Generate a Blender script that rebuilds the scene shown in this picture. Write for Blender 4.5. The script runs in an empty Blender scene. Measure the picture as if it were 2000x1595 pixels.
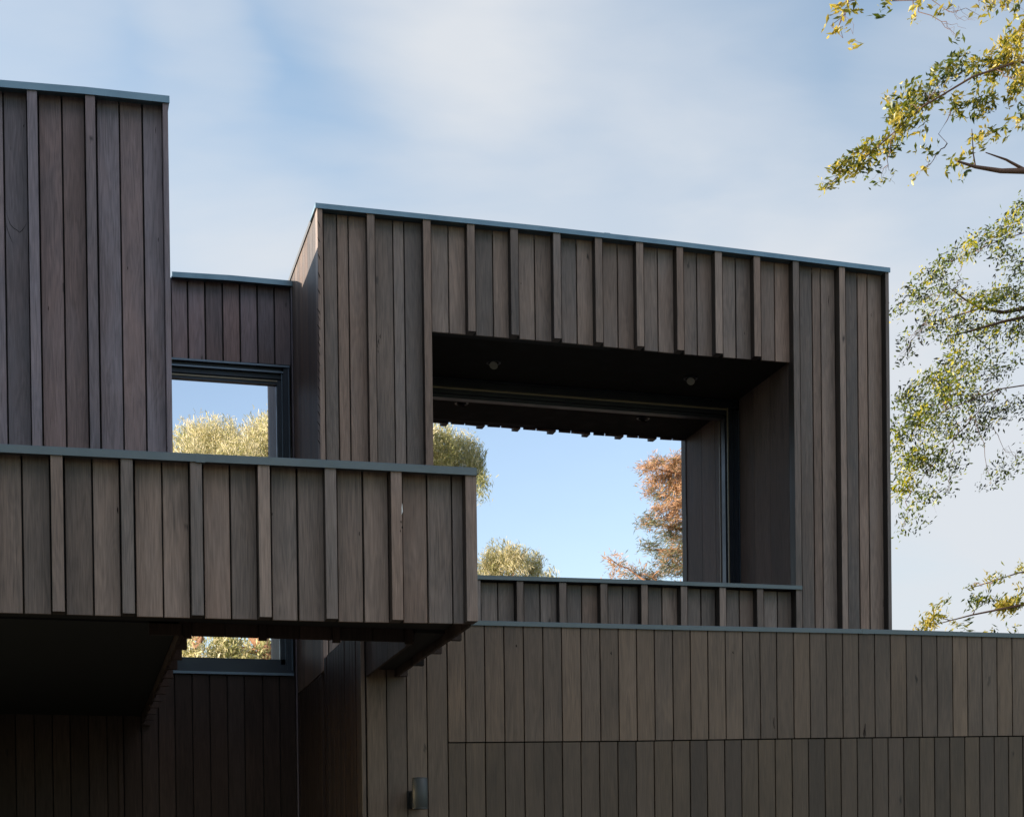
import bpy, math, random
import numpy as np
from mathutils import Matrix, Vector
random.seed(7); rng = np.random.default_rng(7)
scene = bpy.context.scene
col = scene.collection
# ------------------------------------------------------------------ camera
F, CX, CY = 3264.1, 1000.0, 1800.0
EYE = np.array([0.0, 0.0, 1.6])
def _rot(w):
    w = np.array(w); t = np.linalg.norm(w); k = w / t
    K = np.array([[0, -k[2], k[1]], [k[2], 0, -k[0]], [-k[1], k[0], 0]])
    return np.eye(3) + math.sin(t) * K + (1 - math.cos(t)) * K @ K
R = np.array([[1, 0, 0], [0, 0, -1], [0, 1, 0]], float) @ _rot([0.0101, -0.0136, 0.2634])
def W(px, py, Y):
    """survey point: where the sight line through a photo pixel meets the vertical plane at depth Y"""
    d = R.T @ np.array([px - CX, py - CY, F])
    return EYE + d * (Y / d[1])
def PX(p):
    c = R @ (np.array(p) - EYE); return c[0] / c[2] * F + CX, c[1] / c[2] * F + CY
cam_d = bpy.data.cameras.new('camera'); cam = bpy.data.objects.new('camera', cam_d); col.objects.link(cam)
M = np.stack([R[0], -R[1], -R[2]], axis=1)
mw = Matrix.Identity(4)
for i in range(3):
    for j in range(3): mw[i][j] = float(M[i, j])
    mw[i][3] = float(EYE[i])
cam.matrix_world = mw
cam_d.sensor_width = 36.0; cam_d.sensor_fit = 'HORIZONTAL'; cam_d.lens = F / 2000 * 36
cam_d.shift_x = 0.0; cam_d.shift_y = (CY - 797.5) / 2000
cam_d.clip_start = 0.1; cam_d.clip_end = 3000
scene.camera = cam

# ------------------------------------------------------------------ helpers
def tag(o, label=None, cat=None, group=None, kind=None):
    if label: o['label'] = label
    if cat: o['category'] = cat
    if group: o['group'] = group
    if kind: o['kind'] = kind
    return o
def empty(name, loc=(0, 0, 0)):
    o = bpy.data.objects.new(name, None); o.location = [float(v) for v in loc]; o.empty_display_size = .3
    col.objects.link(o); return o
class MB:
    """collects solids; every solid carries its own tint so boards differ"""
    def __init__(s): s.v = []; s.f = []; s.c = []; s.sm = []
    def add(s, vs, fs, c=None, smooth=False):
        if c is None: c = (random.random(), random.random(), random.random())
        b = len(s.v); s.v += [tuple(map(float, p)) for p in vs]
        for f in fs: s.f.append(tuple(b + i for i in f)); s.c.append(c); s.sm.append(smooth)
    def hexa(s, lo, hi, c=None):
        # lo / hi: 4 corners each, counter-clockwise seen from above
        s.add(list(lo) + list(hi), [(3, 2, 1, 0), (4, 5, 6, 7), (0, 1, 5, 4), (1, 2, 6, 5), (2, 3, 7, 6), (3, 0, 4, 7)], c)
    def box(s, x0, x1, y0, y1, z0, z1, c=None):
        s.hexa([(x0, y0, z0), (x1, y0, z0), (x1, y1, z0), (x0, y1, z0)], [(x0, y0, z1), (x1, y0, z1), (x1, y1, z1), (x0, y1, z1)], c)
    def board(s, x0, x1, y0, y1, zb0, zb1, zt0, zt1, c=None, stain=False):
        if c is None: c = (random.random(), random.random(), random.uniform(.05, 1))
        ch = min(.0025, (x1 - x0) * .2)
        pts = [(x0, y0 + ch), (x0 + ch, y0), (x1 - ch, y0), (x1, y0 + ch), (x1, y1), (x0, y1)]
        def zi(a, b, x): return a + (b - a) * (x - x0) / (x1 - x0)
        lo = [(x, y, zi(zb0, zb1, x)) for x, y in pts]; hi = [(x, y, zi(zt0, zt1, x)) for x, y in pts]
        n = 6
        fs = [tuple(range(n))[::-1], tuple(range(n, 2 * n))] + [(i, (i + 1) % n, n + (i + 1) % n, n + i) for i in range(n)]
        b = len(s.v); s.v += [tuple(map(float, p)) for p in lo + hi]
        for k, f in enumerate(fs):      # sides and underside get a dark tint that paints in their shade
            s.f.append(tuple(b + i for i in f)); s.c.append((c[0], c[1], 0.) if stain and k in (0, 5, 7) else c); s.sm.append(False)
    def tube(s, pts, rad, n=8, c=None, caps=True):
        pts = [np.array(p, float) for p in pts]
        vs = []; fs = []
        for i, p in enumerate(pts):
            d = pts[min(i + 1, len(pts) - 1)] - pts[max(i - 1, 0)]; d = d / (np.linalg.norm(d) + 1e-9)
            a = np.cross(d, [0, 0, 1.0] if abs(d[2]) < .95 else [1.0, 0, 0]); a /= np.linalg.norm(a); b = np.cross(d, a)
            for k in range(n):
                t = 2 * math.pi * k / n; vs.append(p + rad[i] * (a * math.cos(t) + b * math.sin(t)))
        for i in range(len(pts) - 1):
            for k in range(n):
                k2 = (k + 1) % n; fs.append((i * n + k, i * n + k2, (i + 1) * n + k2, (i + 1) * n + k))
        s.add(vs, fs, c, True)
        if caps:
            s.add(vs[:n], [tuple(range(n))], c); s.add(vs[-n:], [tuple(range(n))[::-1]], c)
    def build(s, name, mat, parent=None):
        me = bpy.data.meshes.new(name); me.from_pydata(s.v, [], s.f)
        ca = me.color_attributes.new('tint', 'FLOAT_COLOR', 'CORNER')
        loops = np.repeat(np.array(s.c, dtype=np.float32), [len(f) for f in s.f], axis=0)
        ca.data.foreach_set('color', np.concatenate([loops, np.ones((len(loops), 1), np.float32)], 1).ravel())
        me.polygons.foreach_set('use_smooth', s.sm)
        me.materials.append(mat); me.update()
        o = bpy.data.objects.new(name, me); col.objects.link(o)
        if parent:
            o.parent = parent
            pl = Matrix.Identity(4); q = parent
            while q: pl = Matrix.Translation(q.location) @ pl; q = q.parent
            o.location = -pl.translation
        return o

# ------------------------------------------------------------------ materials
def mat(name):
    m = bpy.data.materials.new(name); m.use_nodes = True
    nt = m.node_tree; return m, nt, nt.nodes['Principled BSDF']
def N(nt, t, **k):
    n = nt.nodes.new(t)
    for a, b in k.items(): setattr(n, a, b)
    return n
def ramp(nt, stops):
    r = N(nt, 'ShaderNodeValToRGB'); e = r.color_ramp.elements
    while len(e) < len(stops): e.new(.5)
    for el, (p, c) in zip(e, stops): el.position = p; el.color = (*c, 1) if len(c) == 3 else c
    return r
def math_(nt, op, a, b):
    n = N(nt, 'ShaderNodeMath', operation=op)
    for i, v in enumerate((a, b)):
        if isinstance(v, (int, float)): n.inputs[i].default_value = v
        else: nt.links.new(v, n.inputs[i])
    return n.outputs[0]
def wood(name, cols, grain=1.0, rough=.5, gain=.74, knots=True, spec=.3, var=.52):
    m, nt, b = mat(name); L = nt.links.new
    tc = N(nt, 'ShaderNodeTexCoord'); at = N(nt, 'ShaderNodeAttribute', attribute_name='tint')
    sep = N(nt, 'ShaderNodeSeparateColor'); L(at.outputs['Color'], sep.inputs[0])
    off = N(nt, 'ShaderNodeVectorMath', operation='MULTIPLY_ADD')
    L(at.outputs['Color'], off.inputs[0]); off.inputs[1].default_value = (37, 51, 43); L(tc.outputs['Object'], off.inputs[2])
    def noise(sc, s, det, dist=0., rgh=.55):
        mp = N(nt, 'ShaderNodeMapping'); mp.inputs['Scale'].default_value = sc; L(off.outputs[0], mp.inputs[0])
        n = N(nt, 'ShaderNodeTexNoise'); n.inputs['Scale'].default_value = s; n.inputs['Detail'].default_value = det
        n.inputs['Roughness'].default_value = rgh; n.inputs['Distortion'].default_value = dist
        L(mp.outputs[0], n.inputs[0]); return n.outputs[0]
    fine = noise((1, 1, .025), 260, 3)
    mid = noise((1, 1, .09), 34, 4, 1.2)
    cath = noise((1, 1, .12), 9, 1, .4)
    wv = math_(nt, 'SINE', math_(nt, 'MULTIPLY', cath, 75.), 0)
    broad = noise((1, 1, .35), 3.2, 3, .3)
    # board colour by random tint
    cr = ramp(nt, [(i / (len(cols) - 1), c) for i, c in enumerate(cols)]); cr.color_ramp.interpolation = 'LINEAR'
    sel = math_(nt, 'ADD', math_(nt, 'MULTIPLY', sep.outputs[0], .62), math_(nt, 'MULTIPLY', broad, .38))
    L(sel, cr.inputs[0])
    val = math_(nt, 'ADD', math_(nt, 'MULTIPLY', sep.outputs[1], var), .88 - var / 2)
    g = math_(nt, 'ADD', math_(nt, 'MULTIPLY', math_(nt, 'SUBTRACT', mid, .5), 1.05 * grain), math_(nt, 'MULTIPLY', math_(nt, 'SUBTRACT', fine, .5), 1.25 * grain))
    g = math_(nt, 'ADD', g, math_(nt, 'MULTIPLY', wv, .06 * grain))
    g = math_(nt, 'ADD', g, math_(nt, 'MULTIPLY', math_(nt, 'SUBTRACT', broad, .5), .7))
    val = math_(nt, 'MULTIPLY', val, math_(nt, 'ADD', g, 1.0))
    if knots:
        mp = N(nt, 'ShaderNodeMapping'); mp.inputs['Scale'].default_value = (4.6, 4.6, 1.7); L(off.outputs[0], mp.inputs[0])
        nz = N(nt, 'ShaderNodeTexNoise'); nz.inputs['Scale'].default_value = 6; L(mp.outputs[0], nz.inputs[0])
        ad = N(nt, 'ShaderNodeVectorMath', operation='MULTIPLY_ADD'); L(nz.outputs['Color'], ad.inputs[0]); ad.inputs[1].default_value = (.22, .22, .22); L(mp.outputs[0], ad.inputs[2])
        vo = N(nt, 'ShaderNodeTexVoronoi'); vo.inputs['Scale'].default_value = 1; L(ad.outputs[0], vo.inputs[0])
        kr = ramp(nt, [(0.03, (.25, .25, .25)), (.075, (1, 1, 1))]); L(vo.outputs['Distance'], kr.inputs[0])
        val = math_(nt, 'MULTIPLY', val, kr.outputs[0])
    val = math_(nt, 'MULTIPLY', val, gain)
    val = math_(nt, 'MULTIPLY', val, math_(nt, 'ADD', math_(nt, 'MULTIPLY', math_(nt, 'GREATER_THAN', sep.outputs[2], .01), .8), .2))  # darkens the marked side faces, shade put into the colour
    vm = N(nt, 'ShaderNodeVectorMath', operation='SCALE'); L(cr.outputs[0], vm.inputs[0]); L(val, vm.inputs['Scale'])
    L(vm.outputs[0], b.inputs['Base Color'])
    b.inputs['Specular IOR Level'].default_value = spec
    L(math_(nt, 'ADD', math_(nt, 'MULTIPLY', mid, .25), rough - .12), b.inputs['Roughness'])
    bp = N(nt, 'ShaderNodeBump'); bp.inputs['Strength'].default_value = .35; bp.inputs['Distance'].default_value = .002
    L(math_(nt, 'ADD', fine, mid), bp.inputs['Height']); L(bp.outputs[0], b.inputs['Normal'])
    return m
BR = [(0.221, 0.148, 0.114), (0.271, 0.184, 0.142), (0.196, 0.158, 0.140), (0.284, 0.203, 0.161), (0.178, 0.146, 0.132), (0.243, 0.158, 0.117)]
M_wood = wood('weathered_timber', BR)
M_cool = wood('silvered_timber', [(0.201, 0.145, 0.155), (0.240, 0.163, 0.157), (0.179, 0.153, 0.178), (0.251, 0.174, 0.171), (0.164, 0.139, 0.163), (0.227, 0.147, 0.141)])
M_garage = wood('grey_timber', gain=.64, cols=[(0.197, 0.135, 0.094), (0.173, 0.126, 0.093), (0.220, 0.153, 0.104), (0.166, 0.122, 0.091), (0.199, 0.141, 0.100)], var=.34, grain=.8, rough=.55)
M_door = wood('garage_door_timber', gain=.62, cols=[(0.136, 0.096, 0.065), (0.121, 0.088, 0.063), (0.146, 0.103, 0.067), (0.117, 0.085, 0.063), (0.134, 0.096, 0.067)], var=.3, grain=.7, rough=.55)
M_side = wood('shaded_side_timber', BR, gain=.5, spec=.12)  # darker copy of the weathered timber, side wall shade painted into its colour
M_reveal = wood('sheltered_timber', [(.085, .062, .058), (.112, .080, .068), (.098, .066, .056)], spec=.08, gain=1.15)  # same boards as the front, recess shade painted into the colour
M_warm = wood('red_timber', gain=.5, spec=.12, cols=[(.062, .042, .036), (.076, .050, .040), (.056, .044, .042)], grain=.9)  # reddish boards, darkened further to paint in shade around the balcony
def plain(name, c, rough=.5, metal=0., noise=0., spec=.5):
    m, nt, b = mat(name)
    b.inputs['Base Color'].default_value = (*c, 1); b.inputs['Roughness'].default_value = rough
    b.inputs['Metallic'].default_value = metal; b.inputs['Specular IOR Level'].default_value = spec
    if noise:
        n = N(nt, 'ShaderNodeTexNoise'); n.inputs['Scale'].default_value = 6; n.inputs['Detail'].default_value = 5
        tc = N(nt, 'ShaderNodeTexCoord'); nt.links.new(tc.outputs['Object'], n.inputs[0])
        r = ramp(nt, [(.3, tuple(v * (1 - noise) for v in c)), (.7, tuple(v * (1 + noise) for v in c))])
        nt.links.new(n.outputs[0], r.inputs[0]); nt.links.new(r.outputs[0], b.inputs['Base Color'])
        r2 = ramp(nt, [(.3, (rough * .8,) * 3), (.7, (rough * 1.2,) * 3)]); nt.links.new(n.outputs[0], r2.inputs[0]); nt.links.new(r2.outputs[0], b.inputs['Roughness'])
    return m
M_cap = plain('coping_metal', (.12, .19, .24), .38, .55, .12)
M_capd = plain('coping_edge_dark', (.035, .035, .04), .5, .2)
M_cap2 = plain('coping_metal_aged', (.095, .115, .125), .42, .5, .12)
M_black = plain('black_lining', (.012, .012, .012), .7, spec=.2)
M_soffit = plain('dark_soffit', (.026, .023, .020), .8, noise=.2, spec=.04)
M_frame = plain('dark_anodised_frame', (.018, .022, .032), .35, .5, .08)
M_ledge = plain('frame_ledge', (.10, .13, .17), .35, .6, .05)  # lighter than the frame, the ledges' highlights put into the colour
M_seal = plain('glazing_bead', (.20, .17, .12), .4, .3)
M_roof = plain('roof_membrane', (.09, .09, .09), .8, noise=.2)
M_lamp = plain('graphite_paint', (.040, .043, .042), .48, .25, .06)
M_lens = plain('frosted_lens', (.24, .23, .20), .35)
def glass(name):
    m, nt, b = mat(name)
    b.inputs['Base Color'].default_value = (.95, .84, .865, 1); b.inputs['Metallic'].default_value = 1; b.inputs['Roughness'].default_value = 0.0
    tc = N(nt, 'ShaderNodeTexCoord'); n = N(nt, 'ShaderNodeTexNoise'); n.inputs['Scale'].default_value = 2.2; n.inputs['Detail'].default_value = 1
    nt.links.new(tc.outputs['Object'], n.inputs[0])
    bp = N(nt, 'ShaderNodeBump'); bp.inputs['Strength'].default_value = .12; bp.inputs['Distance'].default_value = .004
    nt.links.new(n.outputs[0], bp.inputs['Height']); nt.links.new(bp.outputs[0], b.inputs['Normal'])
    return m
M_glass = glass('mirror_glazing')
def leafmat(name, cols, trans=.46, rough=.45):
    m, nt, b = mat(name); L = nt.links.new
    at = N(nt, 'ShaderNodeAttribute', attribute_name='tint'); sep = N(nt, 'ShaderNodeSeparateColor'); L(at.outputs['Color'], sep.inputs[0])
    cr = ramp(nt, [(i / (len(cols) - 1), c) for i, c in enumerate(cols)]); L(sep.outputs[0], cr.inputs[0])
    vm = N(nt, 'ShaderNodeVectorMath', operation='SCALE'); L(cr.outputs[0], vm.inputs[0])
    L(math_(nt, 'ADD', math_(nt, 'MULTIPLY', sep.outputs[1], .7), .65), vm.inputs['Scale'])
    L(vm.outputs[0], b.inputs['Base Color']); b.inputs['Roughness'].default_value = rough
    tr = N(nt, 'ShaderNodeBsdfTranslucent'); L(vm.outputs[0], tr.inputs[0])
    mx = N(nt, 'ShaderNodeMixShader'); mx.inputs[0].default_value = trans
    L(b.outputs[0], mx.inputs[1]); L(tr.outputs[0], mx.inputs[2]); L(mx.outputs[0], nt.nodes['Material Output'].inputs[0])
    return m
M_leaf_gold = leafmat('gum_leaf', [(.03, .05, .015), (.10, .13, .012), (.32, .27, .02), (.58, .43, .07)])
M_leaf_green = leafmat('dense_leaf', [(.012, .016, .018), (.045, .055, .02), (.17, .22, .01), (.62, .50, .03)])
M_leaf_straw = leafmat('straw_leaf', [(.24, .27, .09), (.40, .42, .17), (.58, .56, .30), (.68, .66, .44)])
M_leaf_rust = leafmat('rusty_needle', [(.09, .14, .09), (.19, .23, .12), (.50, .31, .16), (.62, .42, .24)])
M_bark = wood('bark', gain=1., cols=[(.17, .12, .08), (.24, .16, .10), (.12, .09, .07)], grain=1.3, rough=.8, knots=False)
M_bark_red = wood('orange_bark', gain=1., cols=[(.24, .13, .07), (.34, .20, .11), (.16, .10, .06)], grain=1.3, rough=.7, knots=False)
M_twig = wood('twig', gain=1., cols=[(.13, .07, .055), (.17, .09, .06)], grain=.8, rough=.7, knots=False)

# ------------------------------------------------------------------ survey of the house
YG, YM, YL, YB, BD = 11.3, 12.96, 14.5, 9.04, .085     # garage+tower, box, recessed wall, balcony front, batten depth
def pline(pts, Y):
    q = sorted([tuple(W(x, y, Y)[[0, 2]]) for x, y in pts])
    xs = [a for a, _ in q]; zs = [b for _, b in q]
    # extend the end slopes
    def f(X):
        if X < xs[0]: return zs[0] + (X - xs[0]) * (zs[1] - zs[0]) / (xs[1] - xs[0])
        if X > xs[-1]: return zs[-1] + (X - xs[-1]) * (zs[-1] - zs[-2]) / (xs[-1] - xs[-2])
        return float(np.interp(X, xs, zs))
    return f
def parse(s):
    """'b x0 x1; t x0 x1' -> boards and battens in photo pixels"""
    out = []
    for it in s.split(';'):
        a = it.split(); out.append((a[0], float(a[1]), float(a[2])))
    return out
def grow_left(el, stop, pitch, pat):
    """carry the cladding module on past the edge of the view"""
    x = min(a for _, a, _ in el) - 2
    while x > stop:
        for k, w in pat: el.append((k, x - w, x)); x -= w + 2
    return el
def clad(mb, Y, elems, refy, zt, zb, depth=BD, lo_dt=0., skip=None, bots=None):
    for k, a, b in elems:
        Ye = Y if k == 't' else Y + depth
        ry = refy((a + b) / 2) if callable(refy) else refy
        x0, x1 = W(a, ry, Ye)[0], W(b, ry, Ye)[0]
        zf = bots[k](x0, x1) if bots else zb
        if k == 'b': x0 += .0013; x1 -= .0013
        yb = Y + depth + .022 if k != 'n' else Y + depth + .03
        jit = 0 if k == 't' else random.uniform(-.0012, .0012)
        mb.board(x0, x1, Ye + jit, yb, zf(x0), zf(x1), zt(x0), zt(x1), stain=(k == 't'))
def coping(pts, Y, th=.041, back=.25, proud=.012, xl=None, xr=None, drop=0.):
    """folded metal coping: front fascia and top"""
    mb = MB(); P = [W(x, y, Y - proud) for x, y in pts]
    if xl is not None: P = [np.array([xl, P[0][1], P[0][2] - (P[0][0] - xl) * (P[1][2] - P[0][2]) / (P[1][0] - P[0][0])])] + P
    if xr is not None: P = P + [np.array([xr, P[-1][1], P[-1][2] + (xr - P[-1][0]) * (P[-1][2] - P[-2][2]) / (P[-1][0] - P[-2][0])])]
    c = (.5, .5, .5); n = len(P)
    # profile: (y offset, z offset)
    prof = [(0.004, -th), (0, -th), (0, -.003), (.003, 0), (back, -.012), (back, -.03), (.012, -.03), (.012, -th)]
    vs = []; m = len(prof)
    for p in P:
        for dy, dz in prof: vs.append((p[0], p[1] + dy, p[2] + dz))
    fs = [(i * m + j, i * m + (j + 1) % m, (i + 1) * m + (j + 1) % m, (i + 1) * m + j) for i in range(n - 1) for j in range(m)]
    fs += [tuple(range(m)), tuple(range((n - 1) * m, n * m))[::-1]]
    mb.add(vs, fs, c); return mb

house = empty('timber_house', (2.0, 13.0, 0.0))
tag(house, 'two storey house clad in dark vertical timber boards with box window and balcony', 'house')

XB = W(626, 895, YM)[0]            # left face of the box and of the garage block
XBR = W(1739.5, 900, YM)[0]        # right face of the box
XT = W(336.5, 800, YG)[0]          # right face of the tower
XBAL = W(931.5, 1000, YB)[0]       # right face of the balcony planter
ZB = W(665, 1212.8, YB + BD)[2]
print('XB', XB, 'XBR', XBR, 'XT', XT, 'XBAL', XBAL, 'ZB', ZB)
print('check px', PX((XB, YG, 3.0)), PX((XB, YL, 5.0)), PX((XBAL, YG, ZB)))
for n_, a in (('tower', W(331, 186.5, YG)), ('box', W(616, 395, YM)), ('low', W(562, 546, YL)), ('gar', W(936, 1211, YG)), ('sill', W(936, 1122, YM)), ('bal', W(931, 913, YB))): print(n_, a)

# ---- tower
zt = pline([(0, 157), (165, 170), (331, 188)], YG)
mb = MB(); ex = ''
el = parse('b -162 -126;t -184 -163.5;b -124 -82;b -81 -61;t -60 -40;b -38 6.2;b 8.6 53;t 54.3 74;b 76.8 120.7;b 123 165.5;t 167.9 187;b 190 232.9;b 235 277.5;b 280 317')
grow_left(el, -800, 0, (('t', 20), ('b', 44), ('b', 44)))
clad(mb, YG, el, 300, lambda X: zt(X) - .03, lambda X: ZB + .32)
x0 = W(319, 300, YG)[0]; mb.board(x0, XT, YG, YG + .11, ZB + .32, ZB + .32, zt(x0) - .03, zt(XT) - .03)
for i in range(30):       # the face that turns back towards the recessed wall
    y0 = YG + .112 + i * .122
    if y0 < YL + .3: mb.box(XT - .03, XT - .004, y0, y0 + .117, ZB + .32, zt(XT) - .03)
tower = mb.build('tower_wall', M_cool, house)
coping([(0, 155.5), (165, 169.2), (331, 187)], YG, xl=-3.2, th=.047).build('coping', M_cap, tower)
mb = MB(); mb.box(-3.2, XT - .034, YG + .11, YG + 7, ZB + .31, zt(XT) - .045); mb.build('tower_core', M_black, tower)
mb = MB(); mb.box(XT - .2, XT + .008, YG + .24, YG + 7, zt(XT) - .028, zt(XT) + .008, (.5, .5, .5)); mb.build('side_coping', M_capd, tower)

# ---- recessed wall over the tall window and the wall below it
ztl = pline([(336, 531.5), (450, 538.5), (562, 549)], YL)
mb = MB()
low = parse('b 287 303;b 304.5 333;b 335.7 365.5;b 368 399.5;b 402 433.7;b 436 467.5;b 470 501.5;b 504 534.8;b 537 568.3')
zhead = pline([(336.5, 698), (567.8, 713)], YL)
clad(mb, YL, low, 620, lambda X: ztl(X) - .03, zhead, depth=.0)
x0, x1 = W(568.6, 620, YL - .085)[0], XB - .001
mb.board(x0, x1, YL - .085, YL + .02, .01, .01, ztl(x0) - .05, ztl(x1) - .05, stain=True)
rec = mb.build('recessed_wall', M_cool, house)
coping([(336, 530), (450, 537), (576, 548.5)], YL - .09, th=.045, back=.5).build('coping', M_cap, rec)
mb = MB()
und = parse('b -40 -4;b -3 29.4;b 30.6 66;b 67.2 101.4;b 102.6 136;b 137.2 172;b 173.2 208;b 209 231;b 241 275.5;b 276.7 308.4;b 309.6 341;b 342.2 375.4;b 376.6 409.6;b 410.8 444;b 445.2 477.2;b 478.4 513.2;b 514.4 546.2;b 547.4 580.5')
zsillb = pline([(336, 1315), (577, 1319)], YL)
ZS = zsillb(W(450, 1317, YL)[0])
grow_left(und, -600, 0, (('b', 33),))
clad(mb, YL, und, 1400, lambda X: ZS, lambda X: 0.02, depth=0.)
x0, x1 = W(231.5, 1450, YL - .03)[0], W(240.3, 1450, YL - .03)[0]
mb.board(x0, x1, YL - .03, YL + .02, 0.02, .02, ZS - .02, ZS - .02)
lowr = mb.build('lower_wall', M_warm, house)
mb = MB(); mb.box(-3.2, XB - .002, YL + .16, YL + .3, 0, ZB + 1.3); mb.build('wall_core', M_black, lowr)
mb = MB(); mb.box(XT + .002, XB - .002, YL + .023, YL + 4, zhead(XT) + .02, ztl(XB) - .045); mb.build('wall_core', M_black, rec)
mb = MB(); mb.box(-3.2, XB - .002, YL + .022, YL + .158, 0, ZS - .01); mb.build('wall_core', M_black, lowr)
# ---- tall window in the recess
win = empty('window', (float(W(450, 900, YL)[0]), YL, float(ZS)))
win.parent = house; win.location = Vector(win.location) - house.location
tag(win, 'tall narrow window between tower and box, crossed by the balcony')
XWL, XWR = W(292, 900, YL)[0], W(567.8, 900, YL - .005)[0]
def fr_box(mb, a): mb.box(*a, c=(.5, .5, .5))
def zl(y1, y2, Y): return pline([(336.5, y1), (567.8, y2)], Y)(W(450, 800, Y)[0])
GW = YL + .10
mb = MB()
Zh = zhead(W(450, 705, YL)[0]) - .002
# head: ledge, recess, ledge, recess, bead
def hd(za, zb_, y0): mb.box(XWL, XWR, y0, GW + .03, Zh - zb_, Zh - za, c=(.5, .5, .5))
hd(.020, .050, YL + .03); hd(.064, .105, YL + .05); hd(.105, .150, YL + .068)
# right jamb
for w0, w1, y0 in ((0, .012, YL - .006), (.012, .052, YL + .008), (.052, .066, YL + .03), (.066, .10, YL + .05), (.10, .105, YL + .075)):
    mb.box(XWR - w1, XWR - w0, y0, GW + .03, ZS + .02, Zh - .15 if w0 > .06 else Zh - .02, c=(.5, .5, .5))
mb.box(XWL, XWL + .09, YL + .01, GW + .03, ZS + .02, Zh - .01, c=(.5, .5, .5))
# bottom
for z0, z1, y0 in ((.022, .05, YL - .012), (.05, .10, YL + .012), (.10, .15, YL + .05)):
    mb.box(XWL, XWR, y0, GW + .03, ZS + z0, ZS + z1 - .001, c=(.5, .5, .5))
mb.build('frame', M_frame, win)
mb = MB(); hd(.004, .020, YL - .012); hd(.050, .064, YL + .012); mb.box(XWL, XWR, YL - .03, GW + .03, ZS, ZS + .021, c=(.5, .5, .5)); mb.box(XWR - .012, XWR - .008, YL - .009, YL - .006, ZS + .022, Zh - .03, c=(.5, .5, .5)); mb.box(XWR - .0665, XWR - .062, YL + .026, YL + .03, ZS + .15, Zh - .07, c=(.5, .5, .5)); mb.build('ledge', M_ledge, win)
mb = MB(); mb.box(XWL + .09, XWR - .105, GW, GW + .02, ZS + .15, Zh - .15, c=(.5, .5, .5)); mb.build('pane', M_glass, win)
mb = MB(); mb.box(XWL + .09, XWR - .10, YL + .060, YL + .0665, Zh - .128, Zh - .116, c=(.5, .5, .5)); mb.build('glazing_bead', M_seal, win)

# ---- projecting box
cap_m = [(616, 395.5), (800, 414.5), (1050, 440), (1300, 468), (1520, 495), (1739, 522.5)]
ztm = pline([(x, y + 3) for x, y in cap_m], YM)
def capy(x): return float(np.interp(x, [p[0] for p in cap_m], [p[1] for p in cap_m]))
ztop = lambda X: ztm(X) - .03
zlin = pline([(842, 647), (1100, 668.5), (1345, 692), (1551, 708)], YM + BD)
zbot = lambda X: 3.0
mb = MB()
left = parse('b 631.7 657;b 658.6 679.2;b 681 714.8;t 717.4 732;b 732.3 766.5;b 768 788.2;b 789.8 823.6;t 826.8 841.6')
mid = parse('b 841.8 874.6;b 876.2 908;t 912.9 927.6;b 927.9 961.4;b 963 992.8;t 997.5 1012.3;b 1012.5 1043;b 1044.6 1075.9;t 1081 1095.4;b 1095.7 1125;b 1126.7 1157.4;t 1162.7 1176.8;b 1177 1205;b 1206.6 1236.7;t 1243 1257;b 1257.2 1283.5;b 1285 1315;t 1322 1335;b 1335.3 1360;b 1361.6 1391;t 1397 1410.7;b 1411 1435.6;b 1437.3 1466;t 1472.6 1485.5;b 1485.8 1511.8;b 1513.2 1542')
right = parse('t 1549 1561;b 1561.2 1585;b 1586.4 1601.7;b 1603.2 1630;t 1639.7 1651;b 1651.2 1673.4;b 1675 1693;b 1694.6 1722')
rf = lambda x: capy(x) + 70
clad(mb, YM, left, rf, ztop, zbot); clad(mb, YM, right, rf, ztop, zbot); clad(mb, YM, mid, rf, ztop, zlin)
x1 = W(630.6, 500, YM)[0]; mb.board(XB, x1, YM, YM + .12, 3.42, 3.42, ztop(XB), ztop(x1))
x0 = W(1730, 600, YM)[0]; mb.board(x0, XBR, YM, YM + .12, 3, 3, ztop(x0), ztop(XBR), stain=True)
box = mb.build('box_wall', M_wood, house)
coping([(x, y) for x, y in cap_m], YM, back=.3, th=.040).build('coping', M_cap, box)
XJL, XJR = W(842.5, 800, YM)[0], W(1551.5, 800, YM)[0]
ZLN = zlin((XJL + XJR) / 2) + .012
YGL = 14.28
mb = MB(); y_ = YM + .108
mb.box(XB + .03, XJL - .03, y_, y_ + .1, 3, ztop(XB) - .02)
mb.box(XJR + .03, XBR - .03, y_, y_ + .1, 3, ztop(XBR) - .02)
mb.hexa([(XJL - .03, y_, zlin(XJL) + .012), (XJR + .03, y_, zlin(XJR) + .012), (XJR + .03, y_ + .1, zlin(XJR) + .012), (XJL - .03, y_ + .1, zlin(XJL) + .012)],
        [(XJL - .03, y_, ztop(XJL) - .02), (XJR + .03, y_, ztop(XJR) - .02), (XJR + .03, y_ + .1, ztop(XJR) - .02), (XJL - .03, y_ + .1, ztop(XJL) - .02)])
mb.box(XB + .03, XBR - .03, YGL + .06, 19, 3, ztop(XBR) - .03)
mb.box(XB + .03, XBR - .03, YM + .21, YGL + .06, ztop(XBR) - .2, ztop(XBR) - .035)
mb.build('box_core', M_black, box)
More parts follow.
